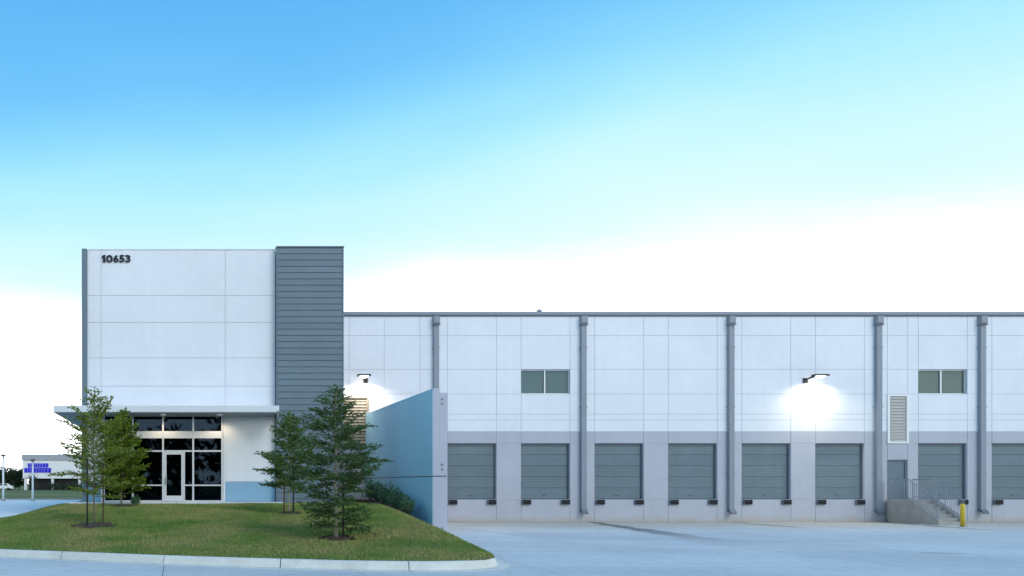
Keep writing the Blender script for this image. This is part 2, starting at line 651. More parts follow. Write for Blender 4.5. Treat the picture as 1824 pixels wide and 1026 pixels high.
rng_ = np.random.default_rng(11)
N = 260000
gx = rng_.uniform(-9.5, 9.9, N)
gu = rng_.uniform(0, 1, N)
gy = np.empty(N)
gz = np.empty(N)
MULCH = [(-2.92, 26.5, 0.85), (4.48, 22.6, 0.55), (4.05, 29.3, 0.45), (-2.5, 33.0, 0.5)]
keep = np.ones(N, bool)
for i in range(N):
    x = gx[i]
    ya, yb = kerb_y(x) + 0.14, lawn_end(x) - 0.03
    if gu[i] * 23.0 > yb - ya:
        keep[i] = False
        continue
    y = ya + gu[i] * 23.0
    gy[i] = y
    gz[i] = lawn_z(x, y)
    for mx_, my_, mr_ in MULCH:
        if (x - mx_) ** 2 + (y - my_) ** 2 < (mr_ * (0.82 + 0.2 * math.sin(5 * math.atan2(y - my_, x - mx_) + mx_))) ** 2 and rng_.random() < 0.9:
            keep[i] = False
            break
    if x > 7.7 + (y - 30) * 0.10 and y > 31.5 and x > 8.35 - (y - 32) * 0.12:
        keep[i] = False
gx, gy, gz = gx[keep], gy[keep], gz[keep]
n = len(gx)
ang = rng_.uniform(0, 2 * np.pi, n)
h = rng_.uniform(0.025, 0.065, n)
w = rng_.uniform(0.006, 0.014, n)
lx, ly = rng_.normal(0, 0.02, n), rng_.normal(0, 0.02, n)
tri = np.empty((n, 3, 3))
tri[:, 0] = np.stack([gx - w * np.cos(ang), gy - w * np.sin(ang), gz - 0.004], 1)
tri[:, 1] = np.stack([gx + w * np.cos(ang), gy + w * np.sin(ang), gz - 0.004], 1)
tri[:, 2] = np.stack([gx + lx, gy + ly, gz + h], 1)
go = link('grass', fast_mesh('grass', tri, 3, M_grass))
go['kind'] = 'stuff'
tag(go, 'short mown lawn grass with straw coloured patches', 'grass')

# kerb: cast segments with open joints, following the edge of the lawn
kp = [Vector((x, y, 0)) for x, y in zip(np.linspace(-30, 9.96, 600), [0] * 600)]
kp = [Vector((p.x, kerb_y(p.x), 0)) for p in kp]
kp = kp + [Vector((9.97, 31.08, 0))]
arc = [0.0]
for a, b in zip(kp, kp[1:]):
    arc.append(arc[-1] + (b - a).length)


def along(s):
    i = min(len(arc) - 2, max(0, int(np.searchsorted(arc, s)) - 1))
    t = (s - arc[i]) / max(1e-6, arc[i + 1] - arc[i])
    return kp[i].lerp(kp[i + 1], t)


kerb = structure(empty('kerb', (0, 19, 0)))
s_j = arc[int(np.argmin([abs(p.x + 0.42) for p in kp]))]
cuts = [s_j + 3.05 * k for k in range(-12, 10)]
cuts = [c for c in cuts if 0.2 < c < arc[-1] - 0.6]
cuts = [0.0] + cuts + [arc[-1]]
# profile: offset towards the lawn, height
prof = [(-0.30, -0.012), (-0.30, 0.010), (-0.02, 0.016), (0.03, 0.15), (0.06, 0.195), (0.10, 0.212), (0.20, 0.215), (0.22, 0.16), (0.22, -0.012)]
for a, b in zip(cuts, cuts[1:]):
    a, b = a + 0.012, b - 0.012
    k = max(2, int((b - a) / 0.25))
    mb = MB()
    m_ = len(prof)
    for i in range(k + 1):
        s = a + (b - a) * i / k
        p = along(s)
        d = (along(min(arc[-1], s + 0.25)) - along(max(0, s - 0.25))).normalized()
        nrm = Vector((-d.y, d.x, 0))
        for o_, z_ in prof:
            mb.v.append(tuple(p + nrm * o_ + Vector((0, 0, z_))))
    for i in range(k):
        for j in range(m_ - 1):
            mb.f.append((i * m_ + j, (i + 1) * m_ + j, (i + 1) * m_ + j + 1, i * m_ + j + 1))
    mb.f.append(tuple(range(m_)))
    mb.f.append(tuple(k * m_ + j for j in range(m_))[::-1])
    mb.build('kerb_segment', M_kerb, kerb)

# walk in front of the entrance, car park beside the office, field beyond
walk = structure(empty('sidewalk', (0, 34.8, 1.2)))
wx = [-4.85, -3.3, -1.75, -0.2, 1.35, 2.9, 4.5]
for a, b in zip(wx, wx[1:]):
    MB().cbox(a + 0.005, b - 0.005, 33.95, 35.36, 1.08, 1.255, 0.012).build('paving_slab', M_walk, walk)
mb = MB()
px = np.concatenate([np.arange(-90, -8.5, 4.0), np.arange(-8.5, -4.82, 0.25), [-4.86]])
for x in px:
    for y in (lawn_end(x) - 0.02, 42.0, 55.0, 70.0):
        mb.v.append((x, y, top_z(x) + 0.03 - (0.0 if y < 43 else (top_z(x) - 0.6) * min(1, (y - 42) / 13))))
for i in range(len(px) - 1):
    for r in range(3):
        mb.f.append((i * 4 + r, (i + 1) * 4 + r, (i + 1) * 4 + r + 1, i * 4 + r + 1))
structure(mb.build('car_park', surface('car_park_concrete', (0.80, 0.80, 0.77), 0.9, 0.05, 0.6, 0.2, 40, spec=0.1), smooth=True))
structure(MB().box(-4.86, -4.44, 35.0, 70, 0.3, 1.17).build('path', M_walk))
structure(MB().box(-700, 60, 70.02, 900, 0.2, 0.60).build('far_field', M_field))
structure(MB().box(-90, -4.5, 69.8, 70.0, 0.5, 0.74).build('kerb_car_park', M_conc))

# ------------------------------------------------------------------ the warehouse with its office front
B = empty('warehouse_building', (0, 42.4, 0))
tag(B, 'white and grey concrete warehouse with tall office front, dock doors and downspouts', 'building')
YL = 42.4                         # long dock wall
YO = 35.4                         # office front
XW0, XW1 = 7.3, 60.0
FLOOR = 1.22
dx0 = [14.39 + 3.97 * k for k in range(6)] + [39.79, 43.76, 47.73, 55.67]
DW = 2.64
LX0, LX1 = 38.12, 39.22           # column of the louvre and the personnel door
xe = sorted([XW0, XW1, LX0, LX1, 9.08, 10.97, 12.9] + dx0 + [d + DW for d in dx0])
ze = [0.0, FLOOR, 4.25, 4.88, 5.51, 5.82, 6.91, 8.24, 10.06, 11.12]


def is_door(x):
    return any(d - 0.01 <= x < d + DW - 0.01 for d in dx0)


WIN = (18.36, 39.79)
back = MB()
G = 0.011
for a, b in zip(xe, xe[1:]):
    col_door = is_door(a)
    col_l = abs(a - LX0) < 0.01
    zs = list(ze)
    if col_l:
        zs = [0.0, FLOOR, 3.36, 4.25, 6.88, 6.91, 8.24, 10.06, 11.12]
    for c, d in zip(zs, zs[1:]):
        hole = (col_door and abs(c - FLOOR) < 0.01) or (any(abs(a - w_) < 0.05 for w_ in WIN) and abs(c - 6.91) < 0.01)
        if col_l and (abs(c - FLOOR) < 0.01 or abs(c - 4.25) < 0.01):
            hole = True
        if hole:
            continue
        back.box(a, b, YL + 0.022, YL + 0.26, c, d)
        if d - c < 0.1:
            continue
        MB().cbox(a + G, b - G, YL, YL + 0.03, c + G, d - G, 0.006).build('wall_panel', M_band if d <= 4.89 else M_white, B)
back.build('wall_core', M_joint, B)
# body, roof
mb = MB()
mb.box(XW0, XW1, YL + 0.30, YL + 0.5, 0, FLOOR - 0.02)
mb.box(XW0, XW1, YL + 0.27, 110, 11.0, 11.08)
mb.box(XW1, XW1 + 0.25, YL, 110, 0, 11.1)
mb.box(-4.4, XW1, 109.7, 110, 0, 11.1)
mb.build('roof', M_roof, B)
MB().box(XW0, XW1, YL + 0.5, 62, FLOOR - 0.05, FLOOR).build('floor', M_inside, B)
# coping: metal fascia with a drip edge, its shadow gap put into darker colour
cp = MB()
cp.box(XW0, XW1 + 0.3, YL - 0.10, YL + 0.30, 11.17, 11.335)
cp.build('coping', M_trim, B)
MB().box(XW0, XW1 + 0.3, YL - 0.05, YL + 0.28, 11.09, 11.168).build('coping_drip', M_trim_d, B)
# roof vent behind the parapet
v_ = MB().lathe([(0.06, 0), (0.06, 0.45), (0.13, 0.46), (0.14, 0.55), (0.05, 0.62)], (19.75, 43.3, 11.06), 12)
v_.build('roof_vent', M_trim, B, True)

# downspouts
ds_x = [(p - 322) / 33.0 for p in (775.5, 1037, 1299, 1561, 1745)] + [53.7]
mb = MB()
mb.box(-0.135, 0.135, YL - 0.19, YL - 0.01, 0.62, 10.66)
ds_me = mb.mesh('downspout', M_trim)
hm = MB()
hm.xprism([(YL - 0.26, 11.08), (YL - 0.26, 10.72), (YL - 0.19, 10.62), (YL - 0.01, 10.62), (YL - 0.01, 11.08)], -0.16, 0.16)
hm_me = hm.mesh('conductor_head', M_trim)
lip_me = MB().box(-0.19, 0.19, YL - 0.285, YL - 0.005, 10.60, 10.635).mesh('head_lip', M_trim_d)
strap_me = MB().box(-0.175, 0.175, YL - 0.20, YL - 0.006, -0.03, 0.03).mesh('strap', M_trim)
elb_me = MB().xprism([(YL - 0.20, 0.70), (YL - 0.34, 0.52), (YL - 0.34, 0.44), (YL - 0.18, 0.56), (YL - 0.004, 0.60), (YL - 0.004, 0.70)], -0.15, 0.15).mesh('elbow', M_trim_d)
for x in ds_x:
    d = link('downspout', ds_me, B, (x, 0, 0))
    for nm, me, z in (('conductor_head', hm_me, 0), ('head_lip', lip_me, 0), ('elbow', elb_me, 0), ('strap', strap_me, 2.6), ('strap', strap_me, 6.2), ('strap', strap_me, 9.4)):
        c = link(nm, me, None, (0, 0, z))
        c.parent = d

# dock doors: five ribbed sections each, in a recess with tracks
sec_h = (4.25 - FLOOR) / 5
sec = MB()
pz = [0.004]
ys = []
ribs = 4
pts = [(0.0, 0.012)]
for r in range(ribs):
    z0, z1 = 0.012 + r * (sec_h - 0.024) / ribs, 0.012 + (r + 1) * (sec_h - 0.024) / ribs
    pts += [(0.007, z0 + 0.004), (0.007, z1 - 0.035), (0.0, z1 - 0.02), (0.0, z1 - 0.004)]
pts = [(YL + 0.175 + 0.012 - a, z) for a, z in pts]
poly = pts + [(YL + 0.23, sec_h - 0.012), (YL + 0.23, 0.012)]
sec.xprism(poly, 0.055, DW - 0.055)
sec_me = sec.mesh('door_section', M_door)
fr_me = MB().box(0, 0.06, YL + 0.10, YL + 0.25, FLOOR, 4.24).box(DW - 0.06, DW, YL + 0.10, YL + 0.25, FLOOR, 4.24).box(0.06, DW - 0.06, YL + 0.13, YL + 0.25, 4.17, 4.24).mesh('door_track', M_trim_d)
seal_me = MB().box(0.06, DW - 0.06, YL + 0.16, YL + 0.24, FLOOR + 0.001, FLOOR + 0.03).mesh('bottom_seal', M_rubber)
bm_ = MB().cbox(-0.21, 0.21, YL - 0.13, YL, 0.96, 1.205, 0.02)
bm_me = bm_.mesh('dock_bumper', M_rubber)
bp_me = MB().box(-0.23, -0.212, YL - 0.12, YL, 0.95, 1.21).box(0.212, 0.23, YL - 0.12, YL, 0.95, 1.21).mesh('bumper_plate', M_trim_d)
handle_me = MB().box(1.22, 1.42, YL + 0.13, YL + 0.17, FLOOR + 0.22, FLOOR + 0.25).mesh('door_handle', M_trim_d)
for x in dx0:
    d = link('dock_door', fr_me, B, (x, 0, 0))
    for k in range(5):
        c = link('door_section', sec_me, None, (0, 0, FLOOR + 0.02 + k * (sec_h - 0.008)))
        c.parent = d
    for nm, me in (('bottom_seal', seal_me), ('door_handle', handle_me)):
        c = link(nm, me)
        c.parent = d
    MB().box(x, x + DW, YL + 0.03, YL + 0.30, FLOOR - 0.03, FLOOR - 0.001).build('door_sill', M_conc, B)
    for bx in (0.27, DW - 0.27):
        bmp = link('dock_bumper', bm_me, B, (x + bx, 0, 0))
        c = link('bumper_plate', bp_me)
        c.parent = bmp
# upper windows, two panes each, deep reveal
for i, wx_ in enumerate(WIN):
    a = min(e for e in xe if abs(e - wx_) < 0.06)
    b = a + DW
    fr = MB()
    y0, y1 = YL + 0.13, YL + 0.20
    fr.box(a, a + 0.05, y0, y1, 6.91, 8.24).box(b - 0.05, b, y0, y1, 6.91, 8.24)
    fr.box(a + 0.05, b - 0.05, y0, y1, 6.91, 6.96).box(a + 0.05, b - 0.05, y0, y1, 8.19, 8.24)
    wo = fr.build('window', M_alu, B)
    mid = (a + b) / 2
    MB().box(mid - 0.035, mid + 0.035, y0 - 0.02, y1, 6.96, 8.19).build('mullion', M_alu, wo)
    for c, d in ((a + 0.05, mid - 0.035), (mid + 0.035, b - 0.05)):
        MB().box(c, d, y0 + 0.03, y0 + 0.04, 6.96, 8.19).build('pane', M_wglass, wo)
        bl = MB()
        for k in range(16):
            z = 6.965 + k * (1.22 / 16)
            bl.box(c + 0.02, d - 0.02, y0 + 0.055 + (k % 2) * 0.004, y0 + 0.063 + (k % 2) * 0.004, z, z + 0.074)
        bl.build('window_blind', (M_blind_g, M_blind_t)[i], wo)
    MB().box(a, b, YL - 0.02, YL + 0.13, 6.885, 6.909).build('window_sill', M_alu, wo)
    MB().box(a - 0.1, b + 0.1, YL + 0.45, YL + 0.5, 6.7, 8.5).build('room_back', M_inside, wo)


def louvre(x0, x1, z0, z1, y, mat_s, mat_f):
    fr = MB()
    t = 0.09
    fr.box(x0 - 0.02, x0 + t, y - 0.05, y + 0.12, z0, z1).box(x1 - t, x1 + 0.02, y - 0.05, y + 0.12, z0, z1)
    fr.box(x0 + t, x1 - t, y - 0.05, y + 0.12, z0, z0 + t).box(x0 + t, x1 - t, y - 0.05, y + 0.12, z1 - t, z1)
    o = fr.build('louvre', mat_f, B)
    k = 15
    st = (z1 - z0 - 2 * t) / k
    sl = MB().xprism([(y - 0.02, 0.0), (y - 0.012, 0.0), (y + 0.035, st * 1.05), (y + 0.027, st * 1.05)], x0 + t, x1 - t).mesh('slat', mat_s)
    for i in range(k):
        link('slat', sl, o, (0, 0, z0 + t + i * st))
    MB().box(x0, x1, y + 0.13, y + 0.15, z0, z1).build('louvre_back', mat_s, o)


louvre(LX0, LX1, 4.25, 6.88, YL, M_louver, M_lframe)
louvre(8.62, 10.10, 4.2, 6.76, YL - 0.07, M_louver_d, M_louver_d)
# personnel door
pd = MB().box(LX0 + 0.001, LX0 + 0.09, YL + 0.07, YL + 0.2, FLOOR, 3.359).box(LX1 - 0.09, LX1 - 0.001, YL + 0.07, YL + 0.2, FLOOR, 3.359).box(LX0 + 0.09, LX1 - 0.09, YL + 0.07, YL + 0.2, 3.27, 3.359)
pd = pd.build('personnel_door', M_trim_d, B)
MB().box(LX0 + 0.09, LX1 - 0.09, YL + 0.11, YL + 0.16, FLOOR + 0.01, 3.265).build('door_leaf', M_tower, pd)
MB().tube([(LX0 + 0.19, YL + 0.10, FLOOR + 1.0), (LX0 + 0.19, YL + 0.05, FLOOR + 1.0), (LX0 + 0.32, YL + 0.05, FLOOR + 1.0)], 0.015, 6).build('door_handle', M_alu, pd)

# ---- office front
OX = [-4.22, -3.59, 2.0, 4.26]
OZ = [1.25, 2.16, 5.43, 6.46, 7.73, 9.33, 10.54, 12.60]
FX0, FX1 = -3.52, 1.92            # storefront opening
oback = MB()
for a, b in zip(OX, OX[1:]):
    for c, d in zip(OZ, OZ[1:]):
        mid = abs(a + 3.59) < 0.01
        if mid and d <= 5.44:
            continue
        MB().cbox(a + G, b - G, YO, YO + 0.03, c + G, d - G, 0.006).build('wall_panel', M_base if d < 2.2 else M_white, B)
        oback.box(a, b, YO + 0.022, YO + 0.25, c, d)
oback.box(-4.42, 4.26, YO + 0.05, YO + 0.24, 0.2, 1.249)
oback.build('wall_core', M_joint, B)
jb = MB().box(-3.588, FX0, YO + 0.002, YO + 0.24, 1.25, 5.42).box(FX1, 1.998, YO + 0.002, YO + 0.24, 1.25, 5.42)
jb.build('storefront_jamb', M_white, B)
# corner fin and left side wall
MB().box(-4.44, -4.225, YO - 0.16, YO + 0.3, 0.5, 12.615).build('corner_fin', M_tower, B)
MB().box(-4.43, -4.23, YO + 0.31, 62, 0.3, 12.58).build('side_wall', M_tower, B)
MB().box(-4.2, 7.25, YO + 0.26, 62, 12.3, 12.38).build('office_roof', M_roof, B)
MB().box(-4.22, 4.25, YO - 0.02, YO + 0.27, 12.602, 12.635).build('coping', M_canopy, B)
MB().box(-4.2, 7.25, 61.8, 62, 0.3, 12.58).build('rear_wall', M_white, B)
# tower of lapped boards
TX0, TX1, YT = 4.27, 7.27, 35.1
MB().box(TX0 + 0.03, TX1 - 0.03, YT + 0.035, 61.7, 0.2, 12.60).build('tower_core', M_tower, B)
tz0, tz1, nb = 1.12, 12.62, 41
bh = (tz1 - tz0) / nb
bd = MB().xprism([(YT - 0.028, 0.006), (YT - 0.028, 0.022), (YT, bh), (YT + 0.034, bh), (YT + 0.034, 0.006)], TX0 + 0.05, TX1 - 0.05)
bd_me = bd.mesh('board', M_tower)
for k in range(nb):
    link('board', bd_me, B, (0, 0, tz0 + k * bh))
MB().box(TX0, TX0 + 0.05, YT - 0.035, YT + 0.25, tz0, tz1).build('tower_corner_trim', M_tower, B)
MB().box(TX1 - 0.05, TX1, YT - 0.035, YT + 0.25, tz0, tz1).build('tower_corner_trim', M_tower, B)
MB().box(TX0 - 0.02, TX1 + 0.02, YT - 0.06, YT + 0.3, tz1 + 0.001, tz1 + 0.05).build('coping', M_tower, B)
# side of the tower block towards the docks: plain panels
for k in range(4):
    MB().box(TX1 - 0.028, TX1 + 0.002, YT + 0.26 + k * 1.75, YT + 0.26 + (k + 1) * 1.75 - 0.02, 0.3, 12.59).build('wall_panel', M_band, B)

# canopy over the entrance, wrapping the corner
can = MB()
can.prism([(-5.47, 33.70), (4.22, 33.70), (4.22, 35.39), (-4.45, 35.39), (-4.45, 47.0), (-5.47, 47.0)], 5.145, 5.42)
cn = can.build('canopy', M_canopy, B)
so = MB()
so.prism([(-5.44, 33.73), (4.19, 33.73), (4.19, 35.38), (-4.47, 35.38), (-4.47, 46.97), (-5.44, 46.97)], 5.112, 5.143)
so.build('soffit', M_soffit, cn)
for x in (-0.76, 1.68):
    dl = MB().lathe([(0.10, 0.0), (0.12, 0.03), (0.12, 0.10), (0.05, 0.11)], (x, 33.98, 5.0), 16).build('downlight', M_canopy, cn, True)
for x in (-0.76, 1.68):
    MB().lathe([(0.075, 0.0), (0.075, 0.012)], (x, 34.75, 5.097), 16).build('lamp_lens', M_can, cn)
    lt = bpy.data.lights.new('canopy_lamp', 'SPOT')
    lt.energy = 55
    lt.color = (1.0, 0.80, 0.55)
    lt.spot_size = R(150)
    lt.spot_blend = 0.6
    lt.shadow_soft_size = 0.07
    lo = bpy.data.objects.new('canopy_lamp', lt)
    COL.objects.link(lo)
    lo.location = (x, 34.75, 5.06)

# storefront glazing: four bays
yg = YO + 0.06
mx4 = [FX0 + (FX1 - FX0) * k / 4 for k in range(5)]
MT = 0.055
DB0, DB1 = mx4[2], mx4[2] + 0.94   # door leaf inside bay three
zr = [1.25, 2.00, 3.54, 4.12, 4.44, 5.10]     # sill, low rail, door-head rail, spandrel band, its top, head
sf = MB()
for k, x in enumerate(mx4):
    x = min(max(x, FX0 + MT), FX1 - MT)
    sf.box(x - MT / 2 - 0.012, x + MT / 2 + 0.012, yg - 0.05, yg + 0.09, 1.25, 5.42)
so_ = sf.build('storefront_window', M_alu, B)
bays = [(mx4[0] + 0.09, mx4[1] - 0.04), (mx4[1] + 0.04, mx4[2] - 0.04), (mx4[2] + 0.04, mx4[3] - 0.04), (mx4[3] + 0.04, mx4[4] - 0.09)]
for i, (a, b) in enumerate(bays):
    aa = DB1 + 0.05 if i == 2 else a
    MB().box(aa, b, yg - 0.03, yg + 0.07, 1.25, 1.32).build('rail', M_alu, so_)
    MB().box(aa, b, yg - 0.03, yg + 0.07, zr[1] - 0.03, zr[1] + 0.03).build('rail', M_alu, so_)
    MB().box(a, b, yg - 0.03, yg + 0.07, zr[2] - 0.03, zr[2] + 0.04).build('rail', M_alu, so_)
    MB().box(a, b, yg - 0.045, yg + 0.07, zr[3], zr[4]).build('spandrel_band', M_white, so_)
    MB().box(a, b, yg - 0.03, yg + 0.07, zr[5], zr[5] + 0.32).build('head_rail', M_alu, so_)
    for c, d in ((1.32, zr[1] - 0.03), (zr[1] + 0.03, zr[2] - 0.03)):
        MB().box(aa, b, yg + 0.01, yg + 0.02, c, d).build('pane', M_glass, so_)
    for c, d in ((zr[2] + 0.04, zr[3]), (zr[4], zr[5])):
        MB().box(a, b, yg + 0.01, yg + 0.02, c, d).build('pane', M_glass, so_)
MB().box(DB1, DB1 + 0.05, yg - 0.04, yg + 0.08, 1.25, zr[2] - 0.03).build('mullion', M_alu, so_)
a, b = DB0 + 0.045, DB1 - 0.005
ed = MB().box(a, a + 0.11, yg - 0.02, yg + 0.03, 1.265, zr[2] - 0.035).box(b - 0.11, b, yg - 0.02, yg + 0.03, 1.265, zr[2] - 0.035)
ed.box(a + 0.11, b - 0.11, yg - 0.02, yg + 0.03, 1.265, 1.53).box(a + 0.11, b - 0.11, yg - 0.02, yg + 0.03, zr[2] - 0.15, zr[2] - 0.035)
ed = ed.build('entrance_door', M_alu, B)
MB().box(a + 0.11, b - 0.11, yg, yg + 0.01, 1.53, zr[2] - 0.15).build('pane', M_glass, ed)
MB().tube([(a + 0.06, yg - 0.02, 2.05), (a + 0.06, yg - 0.08, 2.05), (a + 0.06, yg - 0.08, 2.35), (a + 0.06, yg - 0.02, 2.35)], 0.016, 6).build('door_handle', M_black, ed)
# room behind the glass
rm = MB()
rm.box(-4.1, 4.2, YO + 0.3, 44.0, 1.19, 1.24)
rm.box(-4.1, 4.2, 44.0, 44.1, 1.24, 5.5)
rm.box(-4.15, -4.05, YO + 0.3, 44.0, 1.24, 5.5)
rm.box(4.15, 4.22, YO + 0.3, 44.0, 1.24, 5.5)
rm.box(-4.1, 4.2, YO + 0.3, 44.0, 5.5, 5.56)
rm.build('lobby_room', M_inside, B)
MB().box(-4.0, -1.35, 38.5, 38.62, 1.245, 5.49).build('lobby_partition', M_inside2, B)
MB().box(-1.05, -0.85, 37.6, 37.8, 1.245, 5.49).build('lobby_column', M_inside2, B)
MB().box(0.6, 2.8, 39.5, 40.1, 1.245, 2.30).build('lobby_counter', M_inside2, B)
# street number
tx = -3.55
for ch in '10653':
    cu = bpy.data.curves.new('digit', 'FONT')
    cu.body = ch
    cu.size = 0.46
    cu.offset = 0.012
    cu.extrude = 0.03
    cu.space_character = 1.0
    if ch == '1':
        one = [(0.05, 0.0), (0.16, 0.0), (0.16, 0.33), (0.075, 0.33), (0.0, 0.27), (0.0, 0.185), (0.05, 0.215)]
        mb = MB()
        mb.v = [(tx + a, YO - 0.065, 12.03 + b) for a, b in one] + [(tx + a, YO - 0.005, 12.03 + b) for a, b in one]
        mb.f = [tuple(range(7)), tuple(range(7, 14))[::-1]] + [((i + 1) % 7, i, 7 + i, 7 + (i + 1) % 7) for i in range(7)]
        mb.build('number_digit', M_digit, B)
        tx += 0.16 + 0.035
        continue
    tmp = bpy.data.objects.new('digit', cu)
    COL.objects.link(tmp)
    bpy.context.view_layer.update()
    dg = bpy.context.evaluated_depsgraph_get()
    me = bpy.data.meshes.new_from_object(tmp.evaluated_get(dg))
    bpy.data.objects.remove(tmp)
    co = np.empty(len(me.vertices) * 3)
    me.vertices.foreach_get('co', co)
    co = co.reshape(-1, 3)
    mn, mx_ = co.min(0), co.max(0)
    wd = 0.15 if ch == '1' else (0.29 if ch == '0' else 0.235)
    out = np.empty_like(co)
    out[:, 0] = tx + (co[:, 0] - mn[0]) / (mx_[0] - mn[0]) * wd
    out[:, 2] = 12.03 + (co[:, 1] - mn[1]) / (mx_[1] - mn[1]) * 0.33
    out[:, 1] = YO - 0.035 - co[:, 2]
    me.vertices.foreach_set('co', out.reshape(-1))
    me.update()
    me.materials.clear()
    me.materials.append(M_digit)
    link('number_digit', me, B)
    tx += wd + 0.032

# ------------------------------------------------------------------ wing wall beside the truck court
WW = empty('wing_wall', (10.1, 31.1, 0))
tag(WW, 'blue grey concrete wing wall with light end post between lawn and truck court', 'wall')
JZ = 2.36
for c, d in ((0.0, JZ - 0.022), (JZ + 0.022, 5.84)):
    mb = MB()
    mb.cbox(9.975, 10.25, 31.1, 42.36, c, d, 0.012)
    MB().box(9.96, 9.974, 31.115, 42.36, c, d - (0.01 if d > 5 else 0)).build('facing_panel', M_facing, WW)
    mb.build('wall_panel', M_wing, WW)
    MB().cbox(10.26, 10.57, 31.16, 31.75, c, min(d, 5.68), 0.012).build('end_post', M_wing, WW)
MB().box(9.985, 10.225, 31.13, 42.33, JZ - 0.03, JZ + 0.03).build('joint', M_trim_d, WW)
MB().box(10.27, 10.54, 31.19, 31.7, JZ - 0.03, JZ + 0.03).build('joint', M_trim_d, WW)
bolt = MB().lathe([(0.0, 0), (0.045, 0.0), (0.045, 0.02), (0.03, 0.03)], (0, 0, 0), 10)
bolt.v = [(x, -z, y) for x, y, z in bolt.v]
bolt_me = bolt.mesh('bolt', M_trim)
for z in (5.42, 5.24, 2.83, 2.64, 0.30):
    link('bolt', bolt_me, WW, (10.37, 31.16, z))

# ------------------------------------------------------------------ stair to the personnel door, bollards
ST = empty('entry_stair', (38.7, 41.0, 0))
tag(ST, 'concrete stair with grey picket railings below the grey personnel door', 'stair')
sx0, sx1 = 37.95, 39.38
MB().box(sx0, sx1, 41.05, YL - 0.14, 0.0, FLOOR - 0.01).build('landing', M_conc, ST)
for k in range(6):
    MB().box(sx0 + 0.16, sx1 - 0.16, 41.04 - 0.28 * (k + 1), 41.04 - 0.28 * k, 0.0, FLOOR - 0.01 - 0.174 * (k + 1)).build('step', M_conc, ST)
for a in (sx0, sx1 - 0.155):
    MB().xprism([(41.045, 0), (41.045, FLOOR + 0.1), (39.35, 0.22), (39.35, 0)], a, a + 0.155).build('cheek_wall', M_conc, ST)
for a in (sx0 + 0.07, sx1 - 0.08):
    rl = MB()
    top = [(a, YL - 0.2, 2.30), (a, 41.05, 2.30), (a, 39.40, 1.20)]
    rl.tube(top, 0.026, 6)
    rl.tube([(a, YL - 0.2, 1.36), (a, 41.05, 1.36), (a, 39.40, 0.34)], 0.02, 6)
    ro = rl.build('railing', M_trim, ST)
    for k in range(26):
        y = YL - 0.2 - k * (YL - 0.2 - 39.40) / 25
        if y > 41.05:
            z0, z1 = FLOOR - 0.02, 2.30
        else:
            t = (41.05 - y) / 1.65
            z0, z1 = 1.3 - t * 1.06, 2.30 - t * 1.10
        MB().tube([(a, y, z0), (a, y, z1)], 0.011 if k % 8 else 0.024, 5, False).build('baluster', M_trim, ro)
for x, y, wh in ((37.8, 38.0, 'out in front of the concrete entry stair'),):
    bo = empty('bollard', (x, y, 0))
    tag(bo, 'yellow steel bollard ' + wh, 'bollard')
    MB().lathe([(0.085, 0.0), (0.085, 1.0), (0.07, 1.07), (0.03, 1.105)], (x, y, 0), 14).build('post', M_yellow, bo, True)
    MB().box(x - 0.14, x + 0.14, y - 0.14, y + 0.14, 0.001, 0.016).build('base_plate', M_trim_d, bo)


# ------------------------------------------------------------------ wall lamps (lit)
def wall_lamp(x, z, label, power, sgn=1):
    t = empty('wall_lamp', (x, YL, z))
    tag(t, label, 'wall lamp', 'lit lamps on the dock wall')
    MB().box(x - 0.30 * sgn - 0.11, x - 0.30 * sgn + 0.11, YL - 0.07, YL - 0.004, z - 0.24, z + 0.02).build('mounting_box', M_black, t)
    MB().tube([(x - 0.30 * sgn, YL - 0.05, z - 0.06), (x - 0.24 * sgn, YL - 0.24, z + 0.0), (x - 0.05 * sgn, YL - 0.48, z + 0.09)], 0.045, 8).build('arm', M_black, t, True)
    hd = MB()
    hd.xprism([(YL - 0.78, z + 0.06), (YL - 0.74, z + 0.15), (YL - 0.40, z + 0.17), (YL - 0.32, z + 0.06)], x - 0.25, x + 0.42)
    hd.build('lamp_head', M_black, t)
    MB().lathe([(0.02, -0.09), (0.14, -0.06), (0.22, 0.0), (0.22, 0.008)], (x + 0.09, YL - 0.55, z + 0.05), 18).build('lens', M_lamp, t, True)
    lt = bpy.data.lights.new('wall_lamp_light', 'AREA')
    lt.shape = 'DISK'
    lt.size = 0.36
    lt.energy = power
    lt.color = (1.0, 0.90, 0.72)
    lt.spread = R(150)
    lo = bpy.data.objects.new('wall_lamp_light', lt)
    COL.objects.link(lo)
    lo.location = (x + 0.09, YL - 0.60, z - 0.06)


wall_lamp((1443 - 322) / 33.0, 7.74, 'lit black wall lamp above the dock doors on the white wall', 105)
wall_lamp((641 - 322) / 33.0, 7.74, 'lit black wall lamp above the tan louvre beside the slate tower', 130, -1)


# ------------------------------------------------------------------ planting
def leaf_quads(P, D, L, Wd, rg):
    """diamond leaves at points P along directions D"""
    n = len(P)
    rv = rg.normal(size=(n, 3))
    Sd = np.cross(D, rv)
    Sd /= np.linalg.norm(Sd, axis=1)[:, None] + 1e-9
    q = np.empty((n, 4, 3))
    q[:, 0] = P
    q[:, 1] = P + D * (L * 0.45)[:, None] + Sd * Wd[:, None]
    q[:, 2] = P + D * L[:, None]
    q[:, 3] = P + D * (L * 0.45)[:, None] - Sd * Wd[:, None]
    return q


